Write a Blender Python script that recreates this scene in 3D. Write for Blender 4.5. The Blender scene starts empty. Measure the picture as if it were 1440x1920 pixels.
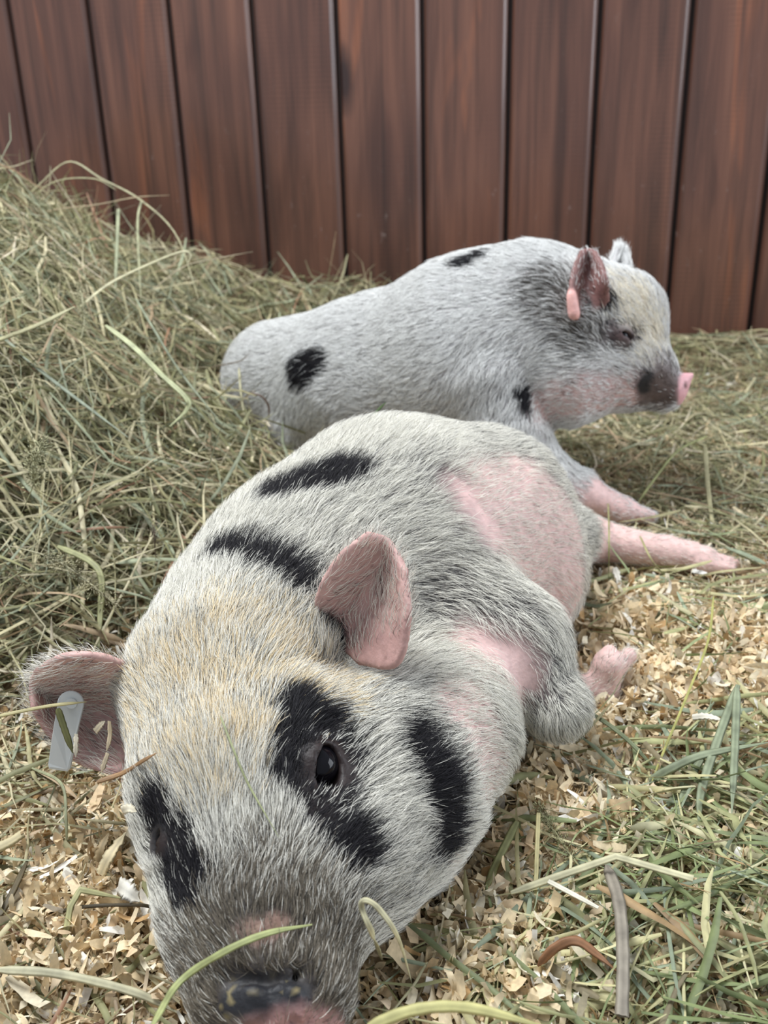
import bpy, math, os
import numpy as np
from mathutils import Vector, Matrix

# ------------------------------------------------------------------ camera, world, lights
SC = bpy.context.scene
COL = SC.collection
FPX, CAMH = 1900.0, 0.45
PITCH, ROLL = math.radians(23.455), math.radians(-1.643)
F = np.array([0, math.cos(PITCH), -math.sin(PITCH)])
R0 = np.array([1.0, 0, 0]); U0 = np.cross(R0, F)
R = R0*math.cos(ROLL)+U0*math.sin(ROLL); U = -R0*math.sin(ROLL)+U0*math.cos(ROLL)
CAM = np.array([0, 0, CAMH])
cd = bpy.data.cameras.new('camera'); cam = bpy.data.objects.new('camera', cd); COL.objects.link(cam)
m = Matrix(((R[0], U[0], -F[0]), (R[1], U[1], -F[1]), (R[2], U[2], -F[2])))
cam.matrix_world = Matrix.Translation(Vector(CAM)) @ m.to_4x4()
cd.sensor_fit = 'HORIZONTAL'; cd.sensor_width = 27.0; cd.lens = FPX/1440*27.0
cd.clip_start = 0.02; cd.clip_end = 50
cd.dof.use_dof = True; cd.dof.focus_distance = 0.60; cd.dof.aperture_fstop = 11.0
SC.camera = cam

wd = bpy.data.worlds.new('sky'); SC.world = wd; wd.use_nodes = True
bg = wd.node_tree.nodes['Background']
bg.inputs[0].default_value = (0.80, 0.88, 1.0, 1); bg.inputs[1].default_value = 0.42

def area(name, loc, target, sx, sy, power, col):
    ld = bpy.data.lights.new(name, 'AREA'); ld.shape = 'RECTANGLE'; ld.size = sx; ld.size_y = sy
    ld.energy = power; ld.color = col
    o = bpy.data.objects.new(name, ld); COL.objects.link(o); o.location = loc
    o.rotation_euler = (Vector(target)-Vector(loc)).to_track_quat('-Z', 'Y').to_euler()
    return o
area('overhead_daylight', (-0.75, 1.0, 2.2), (0.0, 0.75, 0.0), 1.0, 1.0, 62, (0.95, 0.98, 1.0))
area('open_side_daylight', (2.3, 0.7, 1.0), (0.1, 1.0, 0.2), 1.4, 1.4, 30, (0.88, 0.93, 1.0))

vs = SC.view_settings
SC.display_settings.display_device = 'sRGB'
vs.view_transform = 'Standard'; vs.look = 'None'; vs.exposure = 0.42; vs.gamma = 1.0; vs.use_curve_mapping = False

rng = np.random.default_rng(7)

# ------------------------------------------------------------------ helpers
def W(x, y, d):      # world point seen at pixel x, y (1440x1920 frame) at depth d
    return CAM + d*(F + R*(x-720)/FPX + U*(960-y)/FPX)
def G(x, y, z=0.0):  # world point seen at pixel x, y at height z
    v = F + R*(x-720)/FPX + U*(960-y)/FPX
    return CAM + v*(z-CAMH)/v[2]
def empty(name, loc, label=None, cat=None, group=None):
    o = bpy.data.objects.new(name, None); COL.objects.link(o); o.location = loc; o.empty_display_size = .03
    if label: o['label'] = label
    if cat: o['category'] = cat
    if group: o['group'] = group
    return o
def put(name, me, mat=None, parent=None, label=None, cat=None, kind=None, group=None, origin=None):
    o = bpy.data.objects.new(name, me); COL.objects.link(o)
    if mat: me.materials.append(mat)
    if parent is not None:
        o.parent = parent; o.matrix_parent_inverse = Matrix.Translation(-Vector(parent.location))
    for k, v in (('label', label), ('category', cat), ('kind', kind), ('group', group)):
        if v: o[k] = v
    return o
def mesh(name, verts, faces, smooth=True, cols=None, cname='tint'):
    verts = np.asarray(verts, dtype=np.float32); faces = np.asarray(faces, dtype=np.int32)
    me = bpy.data.meshes.new(name); n, k = faces.shape
    me.vertices.add(len(verts)); me.vertices.foreach_set('co', verts.ravel())
    me.loops.add(n*k); me.loops.foreach_set('vertex_index', faces.ravel())
    me.polygons.add(n); me.polygons.foreach_set('loop_start', np.arange(0, n*k, k, dtype=np.int32))
    me.polygons.foreach_set('loop_total', np.full(n, k, dtype=np.int32))
    if cols is not None:
        a = me.attributes.new(cname, 'FLOAT_COLOR', 'POINT')
        c = np.ones((len(verts), 4), dtype=np.float32); c[:, :3] = cols
        a.data.foreach_set('color', c.ravel())
    me.update(calc_edges=True); me.validate()
    if smooth: me.polygons.foreach_set('use_smooth', np.ones(len(me.polygons), dtype=bool))
    return me
def vnoise(P, scale, seed=0):   # smooth value noise, 3D, result about -1..1
    P = np.asarray(P)*scale + seed*17.31
    i = np.floor(P).astype(np.int64); f = P-i; f = f*f*(3-2*f)
    def hsh(a, b, c):
        n = (a*374761393 + b*668265263 + c*2147483647 + seed*974711) & 0xffffffff
        n = ((n ^ (n >> 13))*1274126177) & 0xffffffff
        return ((n ^ (n >> 16)) & 0xffff)/32767.5-1
    out = 0
    for dx in (0, 1):
        for dy in (0, 1):
            for dz in (0, 1):
                w = (f[:, 0] if dx else 1-f[:, 0])*(f[:, 1] if dy else 1-f[:, 1])*(f[:, 2] if dz else 1-f[:, 2])
                out = out + w*hsh(i[:, 0]+dx, i[:, 1]+dy, i[:, 2]+dz)
    return out
def unit(v): return v/np.maximum(np.linalg.norm(v, axis=-1, keepdims=True), 1e-9)
def sstep(a, b, x):
    t = np.clip((x-a)/(b-a), 0, 1); return t*t*(3-2*t)

# node helpers
class NT:
    def __init__(s, name):
        s.m = bpy.data.materials.new(name); s.m.use_nodes = True; s.t = s.m.node_tree
        s.b = s.t.nodes['Principled BSDF']
    def n(s, typ, **kw):
        nd = s.t.nodes.new(typ)
        for k, v in kw.items():
            if k.startswith('_'): nd.inputs[k[1:].replace('_', ' ')].default_value = v
            else: setattr(nd, k, v)
        return nd
    def l(s, a, b): s.t.links.new(a, b)
    def mix(s, fac, a, b, mode='MIX'):
        nd = s.t.nodes.new('ShaderNodeMix'); nd.data_type = 'RGBA'; nd.blend_type = mode
        for inp, v in ((nd.inputs[0], fac), (nd.inputs[6], a), (nd.inputs[7], b)):
            if isinstance(v, bpy.types.NodeSocket): s.l(v, inp)
            elif isinstance(v, (int, float)): inp.default_value = v
            else: inp.default_value = (*v, 1)
        return nd.outputs[2]
    def ramp(s, src, stops):
        nd = s.t.nodes.new('ShaderNodeValToRGB'); cr = nd.color_ramp
        while len(cr.elements) > 1: cr.elements.remove(cr.elements[-1])
        for i, (p, c) in enumerate(stops):
            e = cr.elements[0] if i == 0 else cr.elements.new(p)
            e.position = p; e.color = (*c, 1) if not isinstance(c, (int, float)) else (c, c, c, 1)
        s.l(src, nd.inputs[0]); return nd.outputs[0]

# ------------------------------------------------------------------ materials
def mat_plank():
    t = NT('stained_wood'); b = t.b
    tc = t.n('ShaderNodeTexCoord'); oi = t.n('ShaderNodeObjectInfo')
    cm = t.n('ShaderNodeCombineXYZ'); mu = t.n('ShaderNodeMath', operation='MULTIPLY'); mu.inputs[1].default_value = 37.0
    t.l(oi.outputs['Random'], mu.inputs[0]); t.l(mu.outputs[0], cm.inputs[0]); t.l(mu.outputs[0], cm.inputs[2])
    ad = t.n('ShaderNodeVectorMath', operation='ADD'); t.l(tc.outputs['Object'], ad.inputs[0]); t.l(cm.outputs[0], ad.inputs[1])
    def stretched(sx, sz):
        mp = t.n('ShaderNodeMapping'); mp.inputs['Scale'].default_value = (sx, sx, sz); t.l(ad.outputs[0], mp.inputs[0]); return mp.outputs[0]
    g = t.n('ShaderNodeTexNoise', _Scale=1.0, _Detail=6.0, _Roughness=.6, _Distortion=.6); t.l(stretched(55, 2.2), g.inputs['Vector'])
    w = t.n('ShaderNodeTexNoise', _Scale=1.0, _Detail=3.0, _Distortion=1.4); t.l(stretched(14, 1.6), w.inputs['Vector'])
    big = t.n('ShaderNodeTexNoise', _Scale=1.0, _Detail=2.0); t.l(stretched(6, 3), big.inputs['Vector'])
    c1 = t.ramp(g.outputs[0], [(.28, (.054, .024, .0165)), (.52, (.118, .051, .034)), (.74, (.170, .076, .049))])
    c2 = t.ramp(w.outputs[0], [(.32, (.62, .60, .62)), (.45, (1, 1, 1)), (.62, (1.0, 1.0, 1.0)), (.70, (1.7, 1.45, 1.15))])
    c = t.mix(.8, c1, c2, 'MULTIPLY')
    c3 = t.ramp(big.outputs[0], [(.30, (.72, .70, .74)), (.6, (1.1, 1.1, 1.08))])
    c = t.mix(1.0, c, c3, 'MULTIPLY')
    # knots
    vo = t.n('ShaderNodeTexVoronoi', _Scale=1.0, _Randomness=1.0); t.l(stretched(7, 3.3), vo.inputs['Vector'])
    kd = t.n('ShaderNodeMath', operation='ADD'); t.l(vo.outputs['Distance'], kd.inputs[0]); km = t.n('ShaderNodeTexNoise', _Scale=1.0, _Detail=3.0); t.l(stretched(18, 9), km.inputs['Vector'])
    kq = t.n('ShaderNodeMath', operation='MULTIPLY'); kq.inputs[1].default_value = .30; t.l(km.outputs[0], kq.inputs[0]); t.l(kq.outputs[0], kd.inputs[1])
    kn = t.ramp(kd.outputs[0], [(.20, .95), (.27, .6), (.35, 0.0)])
    c = t.mix(kn, c, (.022, .010, .009))
    # saw marks across
    wv = t.n('ShaderNodeTexWave', bands_direction='Z', _Scale=42.0, _Distortion=2.5, _Detail=2.0); t.l(ad.outputs[0], wv.inputs['Vector'])
    wm = t.n('ShaderNodeTexNoise', _Scale=1.0); t.l(stretched(9, 5), wm.inputs['Vector'])
    fm = t.ramp(wm.outputs[0], [(.5, 0.0), (.7, .35)])
    c = t.mix(fm, c, t.mix(1.0, c, t.ramp(wv.outputs[0], [(0, .55), (1, 1.05)]), 'MULTIPLY'))
    # pale scuffs and dried dirt low on the wall
    sc = t.n('ShaderNodeTexNoise', _Scale=1.0, _Detail=8.0, _Roughness=.75); t.l(stretched(60, 26), sc.inputs['Vector'])
    sep = t.n('ShaderNodeSeparateXYZ'); t.l(tc.outputs['Object'], sep.inputs[0])
    low = t.ramp(sep.outputs['Z'], [(0.0, .9), (.28, .55), (.45, .1), (.8, .08)])
    msk = t.mix(1.0, t.ramp(sc.outputs[0], [(.61, 0.0), (.70, 1.0)]), low, 'MULTIPLY')
    c = t.mix(msk, c, (.30, .24, .22))
    t.l(c, b.inputs['Base Color'])
    rg = t.ramp(g.outputs[0], [(.3, .48), (.7, .36)]); t.l(rg, b.inputs['Roughness'])
    b.inputs['Coat Weight'].default_value = .42; b.inputs['Coat Roughness'].default_value = .16
    bp = t.n('ShaderNodeBump', _Strength=.25, _Distance=.0015); t.l(g.outputs[0], bp.inputs['Height']); t.l(bp.outputs[0], b.inputs['Normal'])
    return t.m
def mat_attr(name, attr, rough=.6, sss=0.0, noise=None, bump=None, spec=.5, trans=0.0):
    t = NT(name); b = t.b
    a = t.n('ShaderNodeAttribute', attribute_name=attr); c = a.outputs['Color']
    tc = t.n('ShaderNodeTexCoord')
    if noise:
        nz = t.n('ShaderNodeTexNoise', _Scale=noise[0], _Detail=4.0); t.l(tc.outputs['Object'], nz.inputs['Vector'])
        c = t.mix(1.0, c, t.ramp(nz.outputs[0], [(.3, noise[1]), (.7, noise[2])]), 'MULTIPLY')
    t.l(c, b.inputs['Base Color']); b.inputs['Roughness'].default_value = rough
    b.inputs['Specular IOR Level'].default_value = spec
    if sss:
        b.inputs['Subsurface Weight'].default_value = sss; b.inputs['Subsurface Radius'].default_value = (1.0, .45, .3)
        b.inputs['Subsurface Scale'].default_value = .004
    if bump:
        bn = t.n('ShaderNodeTexNoise', _Scale=bump[0], _Detail=5.0); t.l(tc.outputs['Object'], bn.inputs['Vector'])
        bp = t.n('ShaderNodeBump', _Strength=bump[1], _Distance=bump[2]); t.l(bn.outputs[0], bp.inputs['Height']); t.l(bp.outputs[0], b.inputs['Normal'])
    if trans:
        tr = t.n('ShaderNodeBsdfTranslucent'); t.l(c, tr.inputs['Color']); mx = t.n('ShaderNodeMixShader'); mx.inputs[0].default_value = trans
        t.l(b.outputs[0], mx.inputs[1]); t.l(tr.outputs[0], mx.inputs[2]); t.l(mx.outputs[0], t.t.nodes['Material Output'].inputs['Surface'])
    return t.m
M_PLANK = mat_plank()
M_SKIN = mat_attr('pig_skin', 'skin', rough=.55, sss=.12, noise=(160, .85, 1.1), bump=(420, .35, .0012), spec=.4)
M_HAIR = mat_attr('bristle', 'tint', rough=.5, spec=.2)
M_HAY = mat_attr('dry_hay', 'tint', rough=.55, noise=(90, .7, 1.2), spec=.35, trans=.22)
M_FLAKE = mat_attr('wood_shaving', 'tint', rough=.7, noise=(260, .78, 1.12), spec=.2, trans=.20)
def mat_plain(name, col, rough=.5, noise=None, coat=0.0, spec=.5):
    t = NT(name); b = t.b
    tc = t.n('ShaderNodeTexCoord')
    nz = t.n('ShaderNodeTexNoise', _Scale=(noise[0] if noise else 60.0), _Detail=4.0); t.l(tc.outputs['Object'], nz.inputs['Vector'])
    lo, hi = (noise[1], noise[2]) if noise else (.92, 1.05)
    c = t.mix(1.0, col, t.ramp(nz.outputs[0], [(.3, lo), (.7, hi)]), 'MULTIPLY'); t.l(c, b.inputs['Base Color'])
    b.inputs['Roughness'].default_value = rough; b.inputs['Coat Weight'].default_value = coat
    b.inputs['Specular IOR Level'].default_value = spec
    return t.m
M_FLOOR = mat_plain('litter_floor', (.30, .21, .12), .9, (120, .5, 1.2))
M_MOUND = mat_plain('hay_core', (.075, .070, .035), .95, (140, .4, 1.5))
M_EYE = mat_plain('eye_dark', (.004, .0035, .005), .07, spec=.22)
M_TAG = mat_plain('white_plastic', (.62, .65, .64), .38, (40, .93, 1.04))
M_DARK = mat_plain('joint_shade', (.018, .007, .005), .7)

# ------------------------------------------------------------------ ground relief
WY, WALLD = math.radians(8.836), 1.76
def wall_dist(x, y):    # distance in front of the wall plane
    return (WALLD-y)*math.cos(WY) - x*math.sin(WY)
HUMPS = [  # x, y, height, sx, sy
    (-.62, 1.36, .335, .325, .34), (-.36, .98, .09, .20, .20), (-.62, .80, .14, .26, .28),
    (-.30, 1.72, .085, .42, .17), (.05, 1.70, .03, .3, .10), (.62, 1.60, .035, .4, .10),
    (-.14, 1.30, .02, .2, .10), (.42, .72, .018, .12, .10), (-.17, 1.13, .016, .06, .05), (.20, .44, .016, .10, .08), (-.21, .40, .012, .07, .06)]
def ground(x, y):
    h = np.zeros_like(x)
    for cx, cy, a, sx, sy in HUMPS: h = h + a*np.exp(-((x-cx)/sx)**2-((y-cy)/sy)**2)
    P = np.stack([x, y, x*0], -1)
    k = sstep(.03, .12, mound(x, y))
    return h + (.006+.022*k)*vnoise(P, 11, 1) + (.003+.014*k)*vnoise(P, 26, 2) - .002
def mound(x, y):        # part of the relief that is hay
    h = np.zeros_like(x)
    for cx, cy, a, sx, sy in HUMPS[:5]: h = h + a*np.exp(-((x-cx)/sx)**2-((y-cy)/sy)**2)
    return h

# ------------------------------------------------------------------ the setting
def build_setting():
    nx, ny = 150, 110
    X, Y = np.meshgrid(np.linspace(-1.5, 1.5, nx), np.linspace(-.1, 2.15, ny))
    Z = ground(X.ravel(), Y.ravel())-.006
    Z = np.minimum(Z, Z*0+.4)
    V = np.stack([X.ravel(), Y.ravel(), Z], -1)

    i = np.arange(ny-1)[:, None]*nx+np.arange(nx-1)[None]; i = i.ravel()
    Fc = np.stack([i, i+1, i+nx+1, i+nx], -1)
    keep = wall_dist(V[Fc].mean(1)[:, 0], V[Fc].mean(1)[:, 1]) > -.03
    o = put('floor', mesh('floor', V, Fc[keep]), M_FLOOR, kind='structure')
    # wall: an Empty that carries every board
    wl = empty('wall_back', (0, WALLD, 0)); wl['kind'] = 'structure'; wl.rotation_euler = (0, 0, -WY)
    w, z0, z1, T = .13609, -.03, 1.25, .018
    prof = [(-w/2+.0012, T), (-w/2+.0012, .0062), (-w/2+.0045, .0014), (-w/2+.0075, 0.0), (w/2-.0105-.005, 0.0), (w/2-.0075-.005, .0009), (w/2-.0012-.005, .0060),
            (w/2-.0050, .0125), (w/2+.0012, .0125), (w/2+.0012, T)]
    vs_, fs = [], []
    zs = np.linspace(z0, z1, 9)
    for z in zs:
        for (px, py) in prof: vs_.append((px, py, z))
    n = len(prof)
    for a in range(len(zs)-1):
        for b in range(n-1): fs.append((a*n+b, a*n+b+1, (a+1)*n+b+1, (a+1)*n+b))
        fs.append((a*n+n-1, a*n, (a+1)*n, (a+1)*n+n-1))
    me = bpy.data.meshes.new('board'); me.from_pydata(vs_, [], fs)
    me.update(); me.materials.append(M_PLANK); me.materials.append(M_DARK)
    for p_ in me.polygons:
        if p_.center.y > .010: p_.material_index = 1  # recessed tongue faces coloured dark, painting in the shade of the joints
    s0 = -.59922
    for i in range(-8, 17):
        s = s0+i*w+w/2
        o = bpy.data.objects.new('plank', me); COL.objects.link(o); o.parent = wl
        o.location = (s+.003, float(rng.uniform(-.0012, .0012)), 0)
    back = bpy.data.meshes.new('backing'); xs = (s0-8*w, s0+17*w)
    back.from_pydata([(xs[0], .0185, z0), (xs[1], .0185, z0), (xs[1], .0185, z1), (xs[0], .0185, z1), (xs[0], .03, z0), (xs[1], .03, z0), (xs[1], .03, z1), (xs[0], .03, z1)], [],
                     [(0, 1, 2, 3), (4, 7, 6, 5), (0, 4, 5, 1), (3, 2, 6, 7), (0, 3, 7, 4), (1, 5, 6, 2)])
    back.materials.append(M_DARK); o = bpy.data.objects.new('backing_board', back); COL.objects.link(o); o.parent = wl
build_setting()

# ------------------------------------------------------------------ implicit bodies
def seg_d(P, a, b, ra, rb):
    ba = b-a; h = np.clip((P-a)@ba/max(ba@ba, 1e-9), 0, 1)
    return np.linalg.norm(P-a-h[:, None]*ba, axis=1)-(ra+(rb-ra)*h)
def ell_d(P, c, rad, M):
    q = (P-c)@M; k0 = np.linalg.norm(q/rad, axis=1); k1 = np.linalg.norm(q/(rad*rad), axis=1)
    return k0*(k0-1)/np.maximum(k1, 1e-9)
def smin(a, b, k):
    h = np.clip(.5+.5*(b-a)/k, 0, 1); return b+(a-b)*h-k*h*(1-h)
def frame(z, up=(0, 0, 1)):   # columns: x, y, z axes with z along the given direction
    z = unit(np.array(z, float)); x = unit(np.cross(np.array(up, float), z)); y = np.cross(z, x)
    return np.stack([x, y, z], 1)
def sheet(rows, nu=44, nv=34):   # smooth surface through a grid of control points
    C = np.array(rows, float)
    def interp(A, n):
        k = A.shape[0]; t = np.linspace(0, k-1, n); T = np.arange(k)
        out = 0
        i = np.clip(np.floor(t).astype(int), 0, k-2); f = (t-i)
        g = lambda j: A[np.clip(j, 0, k-1)]
        f = f.reshape((-1,)+(1,)*(A.ndim-1))
        p0, p1, p2, p3 = g(i-1), g(i), g(i+1), g(i+2)
        p0 = np.where((i == 0).reshape(f.shape), 2*p1-p2, p0); p3 = np.where((i == k-2).reshape(f.shape), 2*p2-p1, p3)
        return .5*((2*p1)+(-p0+p2)*f+(2*p0-5*p1+4*p2-p3)*f*f+(-p0+3*p1-3*p2+p3)*f**3)
    S = interp(C, nu); S = interp(S.transpose(1, 0, 2), nv).transpose(1, 0, 2)
    return S
class Body:
    def __init__(s): s.pr = []; s.cut = []; s.flow = []; s.sheets = []
    def cone(s, a, b, ra, rb, k=.02, flow=None, fw=1.0):
        ra, rb = [q-.0065*float(sstep(.028, .045, q)) for q in (ra, rb)]   # room for the coat
        s.pr.append(('c', a, b, ra, rb, k)); s.flow.append((a, b, ra, rb, unit(b-a) if flow is None else unit(np.array(flow, float)), fw))
    def ell(s, c, rad, M, k=.01): s.pr.append(('e', c, np.array(rad, float), M, 0, k))
    def sh(s, rows, r=.0026, k=.006, flow=None):
        S = sheet(rows).reshape(-1, 3); s.pr.append(('s', S, None, r, 0, k)); s.sheets.append(S)
        C = np.array(rows); f = unit((C[-1].mean(0)-C[0].mean(0))) if flow is None else flow
        s.flow.append((C[0].mean(0), C[-1].mean(0), .02, .02, f, 2.0))
    def carve(s, fn, k=.003): s.cut.append((fn, k))
    def d(s, P):
        D = np.full(len(P), 9.0)
        for t, a, b, ra, rb, k in s.pr:
            if t == 'c': D = smin(D, seg_d(P, a, b, ra, rb), k)
            elif t == 'e': D = smin(D, ell_d(P, a, b, ra), k)
            else:
                lo, hi = a.min(0)-.014, a.max(0)+.014
                m = np.all((P > lo) & (P < hi), axis=1); idx = np.nonzero(m)[0]
                for c0 in range(0, len(idx), 6000):
                    ii = idx[c0:c0+6000]; Q = P[ii]
                    q2 = (Q*Q).sum(1)[:, None]+(a*a).sum(1)[None]-2*Q@a.T
                    D[ii] = smin(D[ii], np.sqrt(np.maximum(q2.min(1), 0))-ra, k)
        for fn, k in s.cut: D = -smin(-D, fn(P), k)
        return D
    def ray(s, x, y):
        v = F + R*(x-720)/FPX + U*(960-y)/FPX; v = v/np.linalg.norm(v); t = .25
        for _ in range(90):
            dd = s.d((CAM+v*t)[None])[0]
            if dd < 2e-4: return CAM+v*t
            t += max(dd*.7, 1e-4)
            if t > 2.5: break
        print('MISS', x, y); return CAM+v*1.0
    def grad(s, P, e=.0008):
        return unit(np.stack([s.d(P+np.eye(3)[j]*e)-s.d(P-np.eye(3)[j]*e) for j in range(3)], 1))
    def build(s, h, seed=None):
        lo, hi = np.full(3, 9.), np.full(3, -9.)
        for t, a, b, ra, rb, k in s.pr:
            pts = [(a, ra), (b, rb)] if t == 'c' else ([(a, b.max())] if t == 'e' else [(a.min(0), ra), (a.max(0), ra)])
            for p, r in pts: lo = np.minimum(lo, p-r-.01); hi = np.maximum(hi, p+r+.01)
        q = 4; n = (np.ceil((hi-lo)/(h*q)).astype(int)+1)
        gi = np.stack(np.meshgrid(*[np.arange(k) for k in n], indexing='ij'), -1).reshape(-1, 3)
        dc = s.d(lo+(gi+.5)*h*q); act = (np.abs(dc) < h*q*1.35+.002).reshape(n)
        for S in s.sheets:
            ii = np.unique(np.floor((S-lo)/(h*q)).astype(int), axis=0)
            for o in np.ndindex(3, 3, 3):
                jj = np.clip(ii+np.array(o)-1, 0, n-1); act[jj[:, 0], jj[:, 1], jj[:, 2]] = True
        N = n*q; D = np.repeat(np.repeat(np.repeat(dc.reshape(n), q, 0), q, 1), q, 2).astype(np.float32)
        A = np.repeat(np.repeat(np.repeat(act, q, 0), q, 1), q, 2)
        idx = np.stack(np.nonzero(A), 1)
        D[A] = s.d(lo+(idx+.5)*h)
        ins = D < 0
        c = [ins[dx:N[0]-1+dx, dy:N[1]-1+dy, dz:N[2]-1+dz] for dx in (0, 1) for dy in (0, 1) for dz in (0, 1)]
        sm = sum(x.astype(np.int8) for x in c); cell = (sm > 0) & (sm < 8)
        ci = np.stack(np.nonzero(cell), 1); vid = -np.ones(cell.shape, dtype=np.int64); vid[cell] = np.arange(len(ci))
        acc = np.zeros((len(ci), 3)); cnt = np.zeros(len(ci))
        cor = np.array([(a, b, c_) for a in (0, 1) for b in (0, 1) for c_ in (0, 1)])
        val = [D[ci[:, 0]+o[0], ci[:, 1]+o[1], ci[:, 2]+o[2]] for o in cor]
        for a in range(8):
            for b in range(a+1, 8):
                if np.abs(cor[a]-cor[b]).sum() != 1: continue
                x = (val[a] < 0) != (val[b] < 0); t = val[a][x]/(val[a][x]-val[b][x])
                acc[x] += cor[a]+(cor[b]-cor[a])*t[:, None]; cnt[x] += 1
        V = lo+(ci+acc/cnt[:, None]+.5)*h
        Q = []
        for ax in range(3):
            o1, o2 = [(1, 2), (2, 0), (0, 1)][ax]
            sl = [slice(0, N[k]-1) for k in range(3)]; sl2 = list(sl); sl[ax] = slice(0, N[ax]-1); sl2[ax] = slice(1, N[ax])
            a = ins[tuple(sl)]; b = ins[tuple(sl2)]
            for flip in (0, 1):
                e = np.stack(np.nonzero((a & ~b) if not flip else (~a & b)), 1)
                e = e[(e[:, o1] > 0) & (e[:, o2] > 0)]
                d1 = np.zeros(3, int); d1[o1] = 1; d2 = np.zeros(3, int); d2[o2] = 1
                g = lambda k: vid[k[:, 0], k[:, 1], k[:, 2]]
                q_ = np.stack([g(e-d1-d2), g(e-d2), g(e), g(e-d1)], 1)
                if flip: q_ = q_[:, ::-1]
                Q.append(q_)
        Q = np.concatenate(Q); Q = Q[(Q >= 0).all(1)]
        for _ in range(2):
            V = V - np.clip(s.d(V), -h*.5, h*.5)[:, None]*s.grad(V)*.8
        s.N = s.grad(V); s.V = V; s.Q = Q
        # lookup grid for keeping straw out of the body
        s.lo, s.h, s.D = lo, h, D
        return V, Q
    def inside(s, P, m=0.0):
        i = np.round((P-s.lo)/s.h-.5).astype(int); ok = np.all((i >= 0) & (i < np.array(s.D.shape)), axis=1)
        r = np.zeros(len(P), bool); j = i[ok]; r[ok] = s.D[j[:, 0], j[:, 1], j[:, 2]] < m; return r
    def flows(s, P):
        acc = np.zeros_like(P)
        for a, b, ra, rb, f, fw in s.flow:
            d = np.abs(seg_d(P, a, b, ra, rb)); acc += (fw*np.exp(-d/.012))[:, None]*f+1e-9*f
        return unit(acc)

def blob(P, pts, r, soft):      # mask 0..1 around a chain of surface points
    d = np.full(len(P), 9.0)
    for i in range(max(1, len(pts)-1)):
        a = pts[i]; b = pts[min(i+1, len(pts)-1)]; d = np.minimum(d, seg_d(P, a, b, 0, 0) if len(pts) > 1 else np.linalg.norm(P-a, axis=1))
    return 1-sstep(r-soft, r+soft, d)

def coat(body, n, paint, length, rad, parent, seed, lift=.42, name='coat', bias=None):
    rg = np.random.default_rng(seed)
    V, Q = body.V, body.Q
    T = np.concatenate([Q[:, [0, 1, 2]], Q[:, [0, 2, 3]]])
    A, B, C = V[T[:, 0]], V[T[:, 1]], V[T[:, 2]]
    ar = np.linalg.norm(np.cross(B-A, C-A), axis=1)*.5; ctr = (A+B+C)/3
    hid = ground(ctr[:, 0], ctr[:, 1]); ar = ar*np.where(ctr[:, 2] < hid+.002, .0, 1)
    if bias is not None: ar = ar*bias(ctr)
    p = ar/ar.sum(); t = rg.choice(len(T), n, p=p)
    u, v = rg.random((2, n)); fl = u+v > 1; u[fl], v[fl] = 1-u[fl], 1-v[fl]
    P = A[t]+(B-A)[t]*u[:, None]+(C-A)[t]*v[:, None]
    Nn = unit(body.N[T[t, 0]]*(1-u-v)[:, None]+body.N[T[t, 1]]*u[:, None]+body.N[T[t, 2]]*v[:, None])
    col, ln, dens = paint(P, Nn, rg)
    keep = rg.random(n) < dens; P, Nn, col, ln = P[keep], Nn[keep], col[keep], ln[keep]; n = len(P)
    Fl = body.flows(P)
    jit = np.stack([vnoise(P, 55, 5+j) for j in range(3)], 1)*.26+np.stack([vnoise(P, 210, 9+j) for j in range(3)], 1)*.30+rg.normal(0, .16, (n, 3))
    Fl = Fl+jit; tg = unit(Fl-(Fl*Nn).sum(1)[:, None]*Nn)
    L = length*ln*rg.uniform(.65, 1.25, n)
    li = lift*rg.uniform(.5, 1.5, n)
    d0 = unit(tg+Nn*(li*1.5+.25)[:, None]); d1 = unit(tg+Nn*(li*.7)[:, None]); d2 = unit(tg+Nn*(li*.25-.05)[:, None]+jit*.25)
    p0 = P-Nn*.0006; p1 = p0+d0*(L*.33)[:, None]; p2 = p1+d1*(L*.34)[:, None]; p3 = p2+d2*(L*.33)[:, None]
    pts = np.stack([p0, p1, p2, p3], 1).astype(np.float32)
    hc = bpy.data.hair_curves.new(name); hc.add_curves([4]*n)
    hc.attributes['position'].data.foreach_set('vector', pts.ravel())
    ra = hc.attributes.get('radius') or hc.attributes.new('radius', 'FLOAT', 'POINT')
    rr = rad*rg.uniform(.7, 1.25, n)[:, None]*np.array([1.0, .95, .7, .18])[None]
    ra.data.foreach_set('value', rr.astype(np.float32).ravel())
    ca = hc.attributes.new('tint', 'FLOAT_COLOR', 'CURVE'); c4 = np.ones((n, 4), np.float32); c4[:, :3] = col
    ca.data.foreach_set('color', c4.ravel())
    o = put(name, hc, M_HAIR, parent, kind='stuff')
    return o

GRID = .0026

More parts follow.
